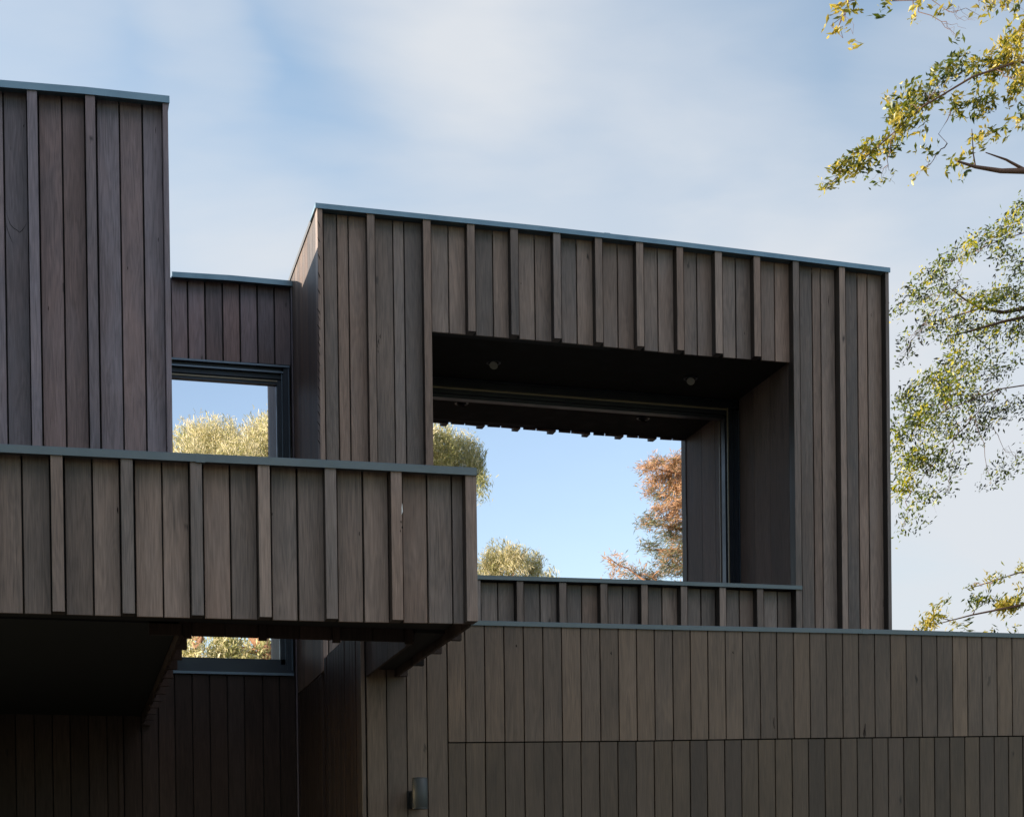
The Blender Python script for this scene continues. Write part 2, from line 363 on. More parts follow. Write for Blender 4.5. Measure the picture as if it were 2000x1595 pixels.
# side of the box
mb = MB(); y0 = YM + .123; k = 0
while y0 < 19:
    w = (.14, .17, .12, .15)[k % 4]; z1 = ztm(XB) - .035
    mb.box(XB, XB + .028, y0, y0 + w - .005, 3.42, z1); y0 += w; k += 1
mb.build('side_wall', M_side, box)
mb = MB(); mb.box(XB - .01, XB + .2, YM + .29, 19, ztm(XB) - .032, ztm(XB) + .006, (.5,) * 3); mb.build('side_coping', M_capd, box)
mb = MB(); mb.box(XBR - .2, XBR + .01, YM + .29, 19, ztm(XBR) - .032, ztm(XBR) + .006, (.5,) * 3); mb.build('side_coping', M_capd, box)
mb = MB(); mb.box(XBR - .028, XBR - .001, YM + .123, 19, 2.9, ztm(XBR) - .035); mb.build('side_wall', M_wood, box)
# recess: soffit and reveals
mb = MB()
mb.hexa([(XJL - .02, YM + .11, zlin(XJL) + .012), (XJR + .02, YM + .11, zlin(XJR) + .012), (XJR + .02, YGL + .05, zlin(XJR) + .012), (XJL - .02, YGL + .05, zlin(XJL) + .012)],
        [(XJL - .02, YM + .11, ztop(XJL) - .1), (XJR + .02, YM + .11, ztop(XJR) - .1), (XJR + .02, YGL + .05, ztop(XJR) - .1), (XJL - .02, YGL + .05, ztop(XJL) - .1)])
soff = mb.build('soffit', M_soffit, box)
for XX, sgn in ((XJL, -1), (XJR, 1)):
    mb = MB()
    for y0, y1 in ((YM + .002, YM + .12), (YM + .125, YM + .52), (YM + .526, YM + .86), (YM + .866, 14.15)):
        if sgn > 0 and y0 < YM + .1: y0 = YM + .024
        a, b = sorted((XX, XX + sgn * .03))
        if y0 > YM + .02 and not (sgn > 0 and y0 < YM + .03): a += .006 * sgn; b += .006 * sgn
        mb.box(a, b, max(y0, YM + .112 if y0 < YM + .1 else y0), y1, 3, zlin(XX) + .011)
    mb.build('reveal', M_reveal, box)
# parapet in the opening
zsc = pline([(936, 1125), (1250, 1134), (1567, 1145.5)], YM)
mb = MB()
sil = parse('b 860 885;b 887 921;t 926 939;b 939.3 971.4;b 973 1004;t 1009.6 1022.7;b 1023 1053.8;b 1055.5 1087;t 1092.5 1106.7;b 1107 1135;b 1136.7 1167;t 1173 1186.7;b 1187 1215;b 1216.6 1246;t 1252.7 1265.3;b 1265.5 1292;b 1293.7 1322.9;t 1330 1342.6;b 1342.8 1368;b 1369.6 1397;t 1405.7 1418.3;b 1418.5 1443;b 1444.6 1471.6;t 1478.8 1491.4;b 1491.6 1517.5;b 1519 1546')
clad(mb, YM, sil, 1170, lambda X: zsc(X) - .03, lambda X: 3.0)
par = mb.build('parapet', M_wood, house)
coping([(846, 1119.5), (1250, 1131.5), (1567, 1142.8)], YM, back=.28, th=.034, proud=.014).build('coping', M_cap2, par)
mb = MB(); mb.box(XJL, XJR, YM + .108, YM + .25, 3, zsc(XJR) - .045); mb.build('parapet_core', M_black, par)
# ---- big window in the recess
w2 = empty('window', ((XJL + XJR) / 2, YGL, 3.4)); w2.parent = house; w2.location = Vector(w2.location) - house.location
tag(w2, 'wide fixed window set deep inside the projecting box')
mb = MB(); c5 = (.5, .5, .5)
def zz(X): return zlin(X) + .010
def rail(y0, d0, d1):
    y1 = YGL + .03
    mb.hexa([(XJL, y0, zz(XJL) - d1), (XJR, y0, zz(XJR) - d1), (XJR, y1, zz(XJR) - d1), (XJL, y1, zz(XJL) - d1)],
            [(XJL, y0, zz(XJL) - d0), (XJR, y0, zz(XJR) - d0), (XJR, y1, zz(XJR) - d0), (XJL, y1, zz(XJL) - d0)], c5)
rail(14.16, .0, .012); rail(14.175, .012, .075); rail(14.21, .075, .125); rail(14.24, .125, .155)
for w0, w1, y0 in ((0, .006, 14.142), (.006, .045, 14.17), (.045, .085, 14.19), (.085, .10, 14.24)):
    mb.box(XJR - w1, XJR - w0, y0, YGL + .03, 3, zz(XJR) - .10, c5)
mb.box(XJL, XJL + .08, 14.17, YGL + .03, 3, zz(XJL) - .06, c5)
mb.build('frame', M_frame, w2)
mb = MB()
mb.hexa([(XJL + .08, YGL, 3.1), (XJR - .1, YGL, 3.1), (XJR - .1, YGL + .02, 3.1), (XJL + .08, YGL + .02, 3.1)],
        [(XJL + .08, YGL, zz(XJL) - .155), (XJR - .1, YGL, zz(XJR) - .155), (XJR - .1, YGL + .02, zz(XJR) - .155), (XJL + .08, YGL + .02, zz(XJL) - .155)], c5)
mb.build('pane', M_glass, w2)
mb = MB(); y0 = 14.202
mb.hexa([(XJL, y0, zz(XJL) - .088), (XJR - .09, y0, zz(XJR) - .088), (XJR - .09, y0 + .01, zz(XJR) - .088), (XJL, y0 + .01, zz(XJL) - .088)],
        [(XJL, y0, zz(XJL) - .074), (XJR - .09, y0, zz(XJR) - .074), (XJR - .09, y0 + .01, zz(XJR) - .074), (XJL, y0 + .01, zz(XJL) - .074)], c5)
mb.box(XJR - .098, XJR - .088, 14.18, 14.192, 3, zz(XJR) - .074, c5)
mb.build('glazing_bead', M_seal, w2)
mb = MB(); mb.box(XJR - .005, XJR - .0015, 14.138, 14.1415, 3, zz(XJR) - .1, c5); mb.build('ledge', M_ledge, w2)

# ---- garage block
zg = pline([(700, 1210.5), (936, 1213), (1310, 1222), (1750, 1231), (2000, 1238)], YG)
def seq(s): return [float(v) for v in s.split()]
up = seq('872.8 907.7 946 984 1022 1060 1096.6 1134 1171.5 1207.5 1243 1278 1313.6 1348 1382.2 1416.5 1450.2 1484 1516.6 1549.5 1581.5 1613.6 1645.4 1676.8 1708 1739 1769.8 1800 1830 1860.4 1889.4 1918 1947 1976.4 2005 2033 2061 2089')
lo = seq('875.2 909.8 948 986.4 1024.6 1062 1098.6 1134.8 1171 1207 1242.6 1278 1313 1348 1381.4 1415.6 1448.6 1481.6 1514.6 1547.4 1579.4 1611.7 1642.8 1674.6 1704.5 1735.3 1765.6 1796.3 1825.8 1855.6 1885 1913.8 1942.6 1970.5 1998.4 2026 2054 2082')
for q_ in (up, lo):
    st = q_[-1] - q_[-2]
    while W(q_[-1] + st, 1400, YG)[0] < 11.0: q_.append(q_[-1] + st); st *= .9935
zj = pline([(875, 1449.5), (1230, 1446.5), (1600, 1441), (2000, 1436.5)], YG)
mb = MB(); G = YG
def gb(mb, a, b, ry, z0, z1, g=.0035, dy=0.):
    x0, x1 = W(a, ry, G)[0] + g, W(b, ry, G)[0] - g
    mb.board(x0, x1, G + dy, G + .03, z0(x0), z0(x1), z1(x0), z1(x1))
zc = lambda X: zg(X) - .02
for a, b in zip(up[:-1], up[1:]): gb(mb, a, b, 1240, lambda X: zj(X) + .0045, zc, dy=random.uniform(0, .002))
for a, b in ((714.2, 753.8), (753.8, 793), (793, 832.6), (832.6, 872.8)): gb(mb, a, b, 1280, lambda X: 0.0, zc)
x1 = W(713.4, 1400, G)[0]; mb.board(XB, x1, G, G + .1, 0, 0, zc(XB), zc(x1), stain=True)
gar = mb.build('garage_wall', M_garage, house)
mb = MB()
for a, b in zip(lo[:-1], lo[1:]): gb(mb, a, b, 1450, lambda X: 0.0, lambda X: zj(X) - .0045, dy=.004 + random.uniform(0, .002))
gd = mb.build('garage_door', M_door, house)
coping([(890, 1210), (936, 1211), (1310, 1220), (1750, 1229.2), (2000, 1236.3)], G, xr=11.0, th=.033, back=.3).build('coping', M_cap2, gar)
mb = MB(); mb.box(XB + .03, 11, G + .034, 16, 0, zg(XB + 6) - .06); mb.build('garage_core', M_black, gar)
mb = MB(); y0 = G + .103; k = 0
while y0 < YL + .14:
    dx = random.choice((0, 0, .004)); mb.box(XB + dx, XB + .028, y0, min(y0 + .105, YM - .002) if y0 < YM else y0 + .105, 0, zg(XB) - .03 if y0 < YM - .03 else 3.41); y0 += .118
mb.box(XB + .029, XB + .04, G + .1, YL + .6, 0, 3.4, (.5, .5, 0.))
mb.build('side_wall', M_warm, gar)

# ---- balcony planter
capb = [(0, 867), (350, 884.3), (700, 901), (931, 913.5)]
ztb = pline([(x, y + 3) for x, y in capb], YB)
zbb = pline([(0, 1195.5), (330, 1204.5), (665, 1213), (911, 1217)], YB + BD)
mb = MB()
bel = parse('b -105 -54;b -52 -40;t -39 -16;b -14 41.2;b 43.8 96.5;t 99 122.6;b 126 178.6;b 181 232.6;t 236 259.6;b 263 315;b 317 368;t 371.7 394.5;b 396.6 447.4;b 449.6 499.8;t 504 527;b 528.8 577.8;b 581 631.6;t 634.6 656.8;b 657.6 706.4;b 709 756.8;t 763.4 784.6;b 785 832;b 834 880.8;b 882.6 903.2')
grow_left(bel, -1030, 0, (('t', 24), ('b', 53), ('b', 53)))
clad(mb, YB, bel, 935, lambda X: ztb(X) - .02, zbb)
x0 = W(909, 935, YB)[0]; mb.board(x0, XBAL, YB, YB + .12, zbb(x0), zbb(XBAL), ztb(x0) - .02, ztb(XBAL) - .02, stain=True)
bal = mb.build('balcony', M_wood, house)
mb = MB(); y0 = YB + .122; k = 0
while y0 < YG - .01:      # outer right-hand side, boards and battens
    w = (.16, .16, .16, .05)[k % 4]; d = 0 if k % 4 < 3 else .06
    mb.box(XBAL - .03, XBAL - .012 + d, y0, min(y0 + w - .005, YG - .002), ZB, ztb(XBAL) - .03); y0 += w; k += 1
mb.build('side_cladding', M_warm, bal)
coping([(x, y - .8) for x, y in capb], YB, xl=-3.0, th=.043, back=.7).build('coping', M_cap2, bal)
YI = 9.76; XI = W(810, 1253, YI)[0]; XS = W(358, 1242, YI)[0]
mb = MB(); x = XI - .02; k = 0                 # inner skin of the planter, its backs reddish
while x > XS - .1:
    w = (.05, .19, .19)[k % 3]; mb.box(x - w + .004, x, YI - .02 if k % 3 else YI - .035, YI, ZB - .005 if k % 3 else ZB - .02, ZB + .8); x -= w; k += 1
y = YI + .01
while y < YG - .02:
    mb.box(XI - .02, XI, y, min(y + .18, YG - .002), ZB, ZB + .8); y += .186
y = YI + .01; k = 0
while y < YL - .04:
    w = (.19, .19, .05)[k % 3]; o = 0 if k % 3 < 2 else .05
    mb.box(XS - .02, XS + o, y, min(y + w - .004, YL - .002), ZB - (.02 if o else 0), ZB + .3); y += w; k += 1
mb.box(XS - .03, XI - .021, YI - .012, YI - .004, ZB - .003, ZB + .8); mb.box(XI - .012, XI - .004, YI, YG - .002, ZB + .02, ZB + .8)
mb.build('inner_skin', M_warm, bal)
mb = MB()
mb.box(-3.0, XBAL - .035, YB + .11, YI - .03, ZB + .07, ztb(XBAL) - .05)
mb.box(XI + .002, XBAL - .035, YI - .025, YG - .002, ZB + .05, ztb(XBAL) - .05)
mb.box(-3.0, XS - .025, YI - .02, YL - .004, ZB + .06, ZB + .3)
mb.build('soffit', M_black, bal)

def lap(px, pts, Y, th, parent, m, proud=.012):
    y = float(np.interp(px, [a for a, _ in pts], [b for _, b in pts])); q = W(px, y, Y - proud); mb = MB()
    mb.box(q[0], q[0] + .05, q[1] - .0016, q[1] + .05, q[2] - th - .0012, q[2] + .0014, (.5,) * 3)
    mb.build('lap_joint', m, parent)
lap(382, capb, YB, .043, bal, M_cap2); lap(1180, cap_m, YM, .040, box, M_cap); lap(1684, [(1310, 1220), (1750, 1229.2)], YG, .033, gar, M_cap2)
def split(pts, Y, w, parent, m, name='wood_split'):
    P = [W(x, y, Y - .0012) for x, y in pts]; n = len(P); mb = MB(); top = []; bot = []
    for i, p in enumerate(P):
        t = w * (math.sin(math.pi * (i + .35) / (n - .3))) * random.uniform(.6, 1.2); d = P[min(i + 1, n - 1)] - P[max(i - 1, 0)]; d = d / np.linalg.norm(d); q = np.array([d[2], 0, -d[0]]) * t
        top.append(p + q); bot.append(p - q)
    for a, b, c, d in zip(top[:-1], top[1:], bot[1:], bot[:-1]): mb.add([a, b, c, d], [(0, 1, 2, 3)], (.5,) * 3)
    mb.build(name, m, parent)
Mdk = plain('open_grain', (.012, .009, .009), .9, spec=.1); Mwh = plain('lime_streak', (.62, .62, .60), .7)
YT = YG + BD
split([(12, 409), (15, 424), (20, 438), (27, 446), (33, 449), (38, 454), (44, 449), (50, 440), (52.5, 434)], YT, .0022, tower, Mdk)
split([(11, 432), (14, 446), (19, 461), (25, 475)], YT, .0018, tower, Mdk)
for x, y, l in ((304.5, 248, 13), (309.5, 464, 9), (250, 520, 7), (95, 598, 9), (47, 243, 6)): split([(x, y), (x - .6, y + l * .5), (x - .3, y + l)], YT, .0026, tower, Mdk)
for x, y, l in ((736, 654, 16), (740, 662, 10), (738, 671, 9), (743, 653, 8), (733, 676, 8), (739, 683, 6)): split([(x, y), (x - .9, y + l * .5), (x + .6, y + l)], YM + BD, .003, box, Mdk)
for x, y, l in ((1619, 576, 24), (1702, 612, 6), (1018, 552, 3), (1455, 648, 6)): split([(x, y), (x - .8, y + l * .5), (x + .5, y + l)], YM + BD, .003, box, Mdk)
split([(785.6, 983), (785.2, 991), (785.6, 999), (784.6, 1004)], YB, .0028, bal, Mwh, 'lime_streak')
for x, y, l in ((783.6, 1016, 5), (786, 1027, 5), (782.5, 1034, 5), (702, 1038, 8), (532, 1001, 5), (230, 990, 12)): split([(x, y), (x - .5, y + l * .5), (x + .5, y + l)], YB + .083 if x < 780 else YB, .0035, bal, Mdk)
for k in range(26):           # rough waney edge of the box's corner board
    y = 430 + k * 17 + random.uniform(-4, 4); split([(619.5 + random.uniform(0, 2), y), (623, y + 5), (625.5, y + 9 + random.uniform(0, 5))], YM, .0035, box, Mdk) if k % 2 == 0 or y > 600 else None
for x, y, l in ((1690, 1412, 24), (1688, 1424, 16), (1009, 1258, 5), (1512, 1400, 22), (1432, 1271, 5), (1194, 1272, 6)): split([(x, y), (x - .7, y + l * .5), (x + .7, y + l)], YG, .004, gar, Mdk)

# ------------------------------------------------------------------ lamps
def cyl(mb, c, r, h, n=32, ax='z'):
    c = np.array(c); d = np.array([0, 0, 1.]) if ax == 'z' else np.array([0, 1., 0])
    mb.tube([c, c + d * h], [r, r], n, (.5, .5, .5))
Yl_ = YG - .22
p = W(820.3, 1545, Yl_); zt_, zb_ = W(820, 1518, Yl_)[2], W(820, 1579, Yl_)[2]
lamp = empty('wall_lamp', (p[0], YG, zb_)); tag(lamp, 'grey cylindrical up and down wall light on the garage cladding', 'wall light')
r = .0535; prof = [(r * .88, zb_ + .03), (r * .88, zb_), (r, zb_), (r, zb_ + .004), (r * .985, zb_ + .005), (r * .985, zb_ + .008), (r, zb_ + .009), (r, zt_ - .009), (r * .985, zt_ - .008), (r * .985, zt_ - .005), (r, zt_ - .004), (r, zt_), (r * .88, zt_), (r * .88, zt_ - .03), (.001, zt_ - .03)]
mb = MB(); vs = []; n = 40
for rr, z in prof:
    for k in range(n): t = 2 * math.pi * k / n; vs.append((p[0] + rr * math.cos(t), Yl_ + rr * math.sin(t), z))
mb.add(vs, [(i * n + k, i * n + (k + 1) % n, (i + 1) * n + (k + 1) % n, (i + 1) * n + k) for i in range(len(prof) - 1) for k in range(n)], (.5,) * 3, True)
mb.build('lamp_body', M_lamp, lamp)
mb = MB(); cyl(mb, (p[0], Yl_, zb_ + .028), r * .87, .004); mb.build('lens', M_black, lamp)
mb = MB()
for y0, y1, w, h0, h1 in ((YG - .03, YG + .004, .046, .012, .135), (Yl_ + .03, YG - .031, .030, .02, .13)):
    mb.box(p[0] - w, p[0] + w, y0, y1, zb_ + h0, zb_ + h1, (.5,) * 3)
mb.build('bracket', M_black, lamp)
for (x, y), lab in (((964, 707), 'round recessed downlight in the dark soffit near the box window left jamb'), ((1349, 738), 'round recessed downlight in the dark soffit near the box window right jamb')):
    # the soffit plane: march along the sight line until it reaches the soffit height
    d = R.T @ np.array([x - CX, y - CY, F]); q = None
    for Yt in np.linspace(YM + .15, YGL - .05, 200):
        s = EYE + d * (Yt / d[1])
        if s[2] >= zlin(s[0]) + .012: break
        q = s
    q = s
    print('downlight', q)
    zc_ = zlin(q[0]) + .010
    dl = empty('downlight', (q[0], q[1], zc_)); tag(dl, lab, 'downlight', 'downlights in the box soffit')
    mb = MB(); n = 28; vs = []
    for rr, z in ((.062, zc_ + .002), (.062, zc_ - .006), (.052, zc_ - .007), (.046, zc_ - .001)):
        for k in range(n): t = 2 * math.pi * k / n; vs.append((q[0] + rr * math.cos(t), q[1] + rr * math.sin(t), z))
    mb.add(vs, [(i * n + k, i * n + (k + 1) % n, (i + 1) * n + (k + 1) % n, (i + 1) * n + k) for i in range(3) for k in range(n)], (.5,) * 3, True)
    mb.build('trim_ring', M_frame, dl)
    mb = MB(); vs = [(q[0], q[1] + .004, zc_ - .026)]
    for k in range(n): t = 2 * math.pi * k / n; vs.append((q[0] + .036 * math.cos(t), q[1] + .030 * math.sin(t), zc_ - .026 - .022 * math.sin(t) - .008 * math.cos(t)))
    mb.add(vs, [(0, 1 + k, 1 + (k + 1) % n) for k in range(n)], (.5,) * 3, True); mb.build('lens', M_lens, dl)

# ------------------------------------------------------------------ ground
def sheet(name, x0, x1, y0, y1, z, m):
    mb = MB(); mb.add([(x0, y0, z), (x1, y0, z), (x1, y1, z), (x0, y1, z)], [(0, 1, 2, 3)], (.5,) * 3); o = mb.build(name, m); tag(o, kind='structure'); return o
def groundmat(name, c1, c2, s):
    m, nt, b = mat(name); tc = N(nt, 'ShaderNodeTexCoord'); n = N(nt, 'ShaderNodeTexNoise'); n.inputs['Scale'].default_value = s; n.inputs['Detail'].default_value = 8
    nt.links.new(tc.outputs['Object'], n.inputs[0]); r_ = ramp(nt, [(.35, c1), (.65, c2)]); nt.links.new(n.outputs[0], r_.inputs[0]); nt.links.new(r_.outputs[0], b.inputs['Base Color']); b.inputs['Roughness'].default_value = .9
    return m
sheet('ground', -900, 900, -900, 900, -.02, groundmat('lawn', (.05, .06, .025), (.09, .09, .04), .6))
sheet('driveway', -9, 12, -10, 11.3, -.012, groundmat('driveway_gravel', (.075, .058, .045), (.11, .088, .068), 14))

# ------------------------------------------------------------------ trees
def leaves(name, m, parent, C, D, Ln, Wd, T, side=None):
    """C centres, D directions, Ln lengths, Wd widths, T tints: a folded four-point leaf each"""
    n = len(C); D = D / np.linalg.norm(D, axis=1, keepdims=True)
    r_ = rng.normal(size=(n, 3)); S = np.cross(D, r_); S /= np.linalg.norm(S, axis=1, keepdims=True); U = np.cross(S, D)
    L_ = Ln[:, None]; Wd = Wd[:, None]
    V = np.stack([C - D * L_ / 2, C - D * L_ * .08 + S * Wd / 2 + U * Wd * .12, C + D * L_ / 2 + U * L_ * rng.uniform(-.15, .15, (n, 1)), C - D * L_ * .08 - S * Wd / 2 + U * Wd * .12], 1).reshape(-1, 3)
    me = bpy.data.meshes.new(name); me.vertices.add(4 * n); me.vertices.foreach_set('co', V.ravel().astype(np.float32))
    me.loops.add(6 * n); me.polygons.add(2 * n); b = np.arange(n)[:, None] * 4
    me.loops.foreach_set('vertex_index', (b + np.array([[0, 1, 2, 0, 2, 3]])).ravel().astype(np.int32))
    me.polygons.foreach_set('loop_start', (np.arange(2 * n) * 3).astype(np.int32))
    ca = me.color_attributes.new('tint', 'FLOAT_COLOR', 'CORNER')
    ca.data.foreach_set('color', np.repeat(np.concatenate([T, np.ones((n, 4 - T.shape[1]))], 1), 6, axis=0).ravel().astype(np.float32))
    me.materials.append(m); me.update(calc_edges=True); me.validate()
    o = bpy.data.objects.new(name, me); col.objects.link(o)
    o.parent = parent; o.location = -Vector(parent.location); return o
def scatter(blobs, wind, leaf, clump=.5, clump_n=16, spread=.55, hollow=0.):
    """blobs: (centre, (rx,ry,rz), n, tone)"""
    Cs, Ds, Ls, Ts = [], [], [], []
    for c, rad, n, tone in blobs:
        k = max(1, n // clump_n); u = rng.normal(size=(k, 3)); u /= np.linalg.norm(u, axis=1, keepdims=True)
        rr = rng.uniform(hollow, 1, (k, 1)) ** (1 / 2.2); cc = np.array(c) + u * rr * np.array(rad)
        ct = rng.normal(tone, .24, k); cb = rng.uniform(.0, 1., k)
        i = rng.integers(0, k, n); ax = rng.normal(size=(k, 3)) * .5 + wind; ax /= np.linalg.norm(ax, axis=1, keepdims=True)
        t = rng.uniform(-1, 1, (n, 1)) * clump
        Cs.append(cc[i] + ax[i] * t + rng.normal(size=(n, 3)) * clump * .24)
        Ds.append(ax[i] + rng.normal(size=(n, 3)) * spread); Ls.append(leaf * rng.uniform(.55, 1.25, n))
        Ts.append(np.stack([np.clip(ct[i] + rng.normal(0, .14, n), 0, 1), np.clip(cb[i] * .6 + rng.uniform(0, .4, n), 0, 1)], 1))
    return np.concatenate(Cs), np.concatenate(Ds), np.concatenate(Ls), np.concatenate(Ts)
def wig(a, b, n=5, amp=.06):
    n = n * 2; amp = amp * .4
    a, b = np.array(a, float), np.array(b, float); L_ = np.linalg.norm(b - a)
    P = [a + (b - a) * t for t in np.linspace(0, 1, n)]
    for q in P[1:-1]: q += rng.normal(size=3) * L_ * amp
    return P
def tree(name, label, cat, base, blobs, limbs, m_leaf, m_bark, wind, leaf, ratio=.24, group=None, r0=.25, twig=.012, clump=.4, clump_n=14, hollow=0., twigs=True, spread=.55, twigp=1.):
    t = empty(name, base); tag(t, label, cat, group)
    mb = MB()
    allp = []
    for pts, ra, rb in limbs:
        pts = [np.array(q, float) for q in pts]; mb.tube(pts, list(np.linspace(ra, rb, len(pts))), 8); allp += [(q, max(rb, .01)) for q in pts]
        for a, b in zip(pts[:-1], pts[1:]): allp += [((a + b) / 2, max(rb, .01))]
    if twigs:
        for c, rad, n, tone in blobs:
            if rng.random() > twigp: continue
            q, rr = min(allp, key=lambda z: np.linalg.norm(z[0] - c)); P = wig(q, c, 5, .07); mb.tube(P, list(np.linspace(min(rr, twig * 2.2), twig * .5, 10)), 5, caps=False)
            for k in range(3):
                e = np.array(c) + rng.normal(size=3) * np.array(rad) * .6; mb.tube(wig(P[6], e, 4, .1), list(np.linspace(twig * .7, twig * .25, 8)), 4, caps=False)
    mb.build('trunk', m_bark, t)
    C, D, Ln, T = scatter(blobs, wind, leaf, clump, clump_n, spread, hollow)
    leaves('crown', m_leaf, t, C, D, Ln, Ln * ratio, T)
    return t
def pb(spec, Y, dy=1.2, tone=.5, k=1.0):
    out = []
    for s in spec.split(';'):
        a = [float(v) for v in s.split()]; Yk = Y + rng.uniform(-dy, dy); s_ = Yk / F
        out.append((W(a[0], a[1], Yk), (a[2] * s_, max(a[2], a[3]) * s_, a[3] * s_), int(a[4] * k), a[5] if len(a) > 5 else tone))
    return out
wind = np.array([-.62, -.1, -.70])
YA = 24.
def PL(pts, Y): return [W(x, y, Y) for x, y in pts]
A = pb('1960 120 45 52 330 .72;1985 70 28 45 160 .8;1905 140 42 30 110 .5;1845 150 42 28 130 .35;1880 118 26 16 36 .4;1800 190 38 36 170 .45;1775 235 44 30 190 .6;1760 205 36 40 130 .5;1735 280 34 26 100 .65;1690 298 40 20 90 .6;1668 325 38 16 120 .45;1640 335 30 22 50 .7;1612 362 22 14 24 .6;1880 205 46 30 110 .5;1930 200 36 30 110 .6;1955 255 38 24 44 .6;1900 285 34 22 36 .6;1870 325 46 14 40 .5;1800 335 40 7 12 .5;1722 350 26 12 18 .6;1815 300 34 14 22 .5;1985 165 26 50 150 .7;2060 130 50 130 520 .6;1990 240 24 22 40 .6;2060 320 40 60 120 .5', YA, .9, k=1.5)
A += pb('2150 190 90 130 800 .5;2290 120 110 130 900 .5;2190 330 80 50 350 .5;2400 260 120 140 800 .5;2320 0 120 90 700 .5;2150 20 90 60 400 .5;2480 120 80 160 600 .5', YA, 1.6)
A += pb('1648 14 34 18 46 .7;1640 52 28 24 26 .8;1662 86 18 8 10 .8;1720 24 44 20 22 .6;1765 38 34 16 10 .5;1852 14 18 18 26 .5;1945 8 38 12 60 .7;1912 30 20 12 14 .6;1992 12 14 18 14 .6;1870 72 20 14 9 .4;1790 8 60 14 20 .5', YA - 3, .6)
bx = W(2420, 1000, YA)[0]
trA = [([(bx, YA, -.1), (bx - .1, YA, 4), (bx - .3, YA + .1, 8), W(2330, 300, YA), W(2280, 60, YA)], .28, .12),
       (PL([(2330, 480), (2180, 400), (2080, 352), (2005, 334), (1955, 334), (1905, 326), (1870, 315)], YA), .09, .016),
       (PL([(1905, 326), (1901, 300), (1898, 252)], YA), .014, .006), (PL([(2005, 334), (1965, 312), (1925, 298)], YA), .03, .008),
       (PL([(2300, 200), (2120, 160), (1990, 120), (1900, 150), (1800, 210), (1700, 300), (1640, 345)], YA), .028, .005),
       (PL([(1866, 198), (1850, 235), (1833, 262), (1850, 280)], YA), .008, .004),
       (PL([(2280, 60), (2100, 0), (1950, -30), (1760, -20), (1650, 5)], YA - 1.5), .05, .006)]
tree('gum_tree', 'sparse yellow leaved gum branches sweeping in over the top right of the sky', 'tree', (bx, YA, 0), A, trA, M_leaf_gold, M_twig, wind, .125, ratio=.36, clump=.15, clump_n=7, twig=.005, twigp=.45)
YBt = 33.
Bb = pb('1985 425 20 42 230 .45;1955 455 28 20 150 .55;1918 474 34 18 150 .35;1888 492 26 16 100 .7;1858 508 28 18 130 .45;1822 538 30 22 150 .4;1782 570 26 22 110 .55;1753 602 12 24 50 .45;1800 585 26 18 90 .5;1846 566 34 18 120 .4;1965 578 46 18 360 .5;1915 590 40 14 200 .6;1868 632 52 10 170 .35;1815 638 34 12 100 .35;1930 642 50 18 280 .4;1985 640 24 28 160 .4;1862 662 34 10 100 .4;1770 668 22 22 26 .3;1762 700 20 14 30 .2;1792 662 20 10 30 .2;1870 690 26 14 70 .6;1885 716 44 16 120 .55;1818 742 42 18 190 .55;1776 776 30 24 210 .5;1850 762 42 16 200 .6;1905 778 42 20 140 .35;1943 728 26 16 80 .25;1978 792 26 24 90 .25;1930 816 52 22 220 .3;1800 812 52 22 330 .55;1760 848 20 34 180 .55;1850 842 52 16 190 .5;1900 858 34 16 90 .3;1780 895 36 26 260 .6;1822 898 40 16 180 .45;1864 908 24 14 70 .3;1768 946 28 26 210 .6;1805 972 40 16 130 .55;1850 958 16 12 24 .2;1772 1010 26 14 56 .4;1808 1026 24 10 26 .3;1758 1042 12 10 10 .3;1958 916 28 14 80 .3;1992 900 18 18 50 .3;1934 944 28 8 36 .25;2050 600 50 150 900 .4;2060 850 50 80 400 .35;1960 500 30 20 120 .35;1990 520 20 30 120 .35;1850 600 100 40 300 .4;1870 780 115 90 800 .35;1800 900 60 110 330 .45;1930 690 80 60 260 .35', YBt, 1.4, k=1.5)
bx = W(2320, 1200, YBt)[0]
Bb += pb('2180 540 100 120 1100 .4;2320 620 120 200 1500 .4;2180 820 110 110 1000 .4;2450 700 90 220 1200 .4;2300 900 110 80 700 .4;2220 360 110 70 800 .4;2380 400 100 110 900 .4', YBt, 2.4)
trB = [([(bx, YBt, -.1), (bx, YBt, 5), (bx - .2, YBt, 9), W(2230, 560, YBt), W(2160, 400, YBt)], .32, .08),
       (PL([(2240, 600), (2100, 600), (2000, 602), (1960, 610), (1915, 602), (1886, 586), (1862, 568)], YBt), .07, .012),
       (PL([(1915, 602), (1850, 622), (1805, 632)], YBt), .022, .006), (PL([(2060, 605), (1960, 628), (1900, 645), (1850, 657)], YBt), .04, .012),
       (PL([(2240, 640), (2080, 740), (1950, 760), (1850, 800), (1780, 850)], YBt), .022, .005), (PL([(2160, 400), (2050, 440), (1950, 470), (1860, 510)], YBt), .018, .005),
       (PL([(1950, 760), (1860, 860), (1780, 960)], YBt), .012, .004)]
tree('gum_tree', 'green leafy gum tree crown beside the right edge of the timber box', 'tree', (bx, YBt, 0), Bb, trB, M_leaf_green, M_twig, wind, .112, ratio=.36, clump=.27, clump_n=6, twig=.005, twigp=.6, spread=.45)
YC = 20.
Cb = pb('1918 1170 34 7 80 .3;1970 1182 36 16 230 .65;2000 1112 22 10 60 .6;1945 1130 28 6 34 .5;1896 1142 22 6 14 .5;1842 1182 30 7 18 .5;1812 1212 24 9 70 .75;1832 1204 14 6 30 .7;1862 1222 46 6 26 .5;1940 1232 50 4 22 .4;2060 1170 50 40 420 .6;1990 1150 20 10 30 .5;1800 1228 20 5 24 .8', YC, .5, k=1.9)
bx = W(2300, 1400, YC)[0]
Cb += pb('2140 1165 60 50 600 .55;2250 1110 70 60 700 .55;2300 1220 70 60 500 .5;2370 1120 60 80 500 .5', YC, .9)
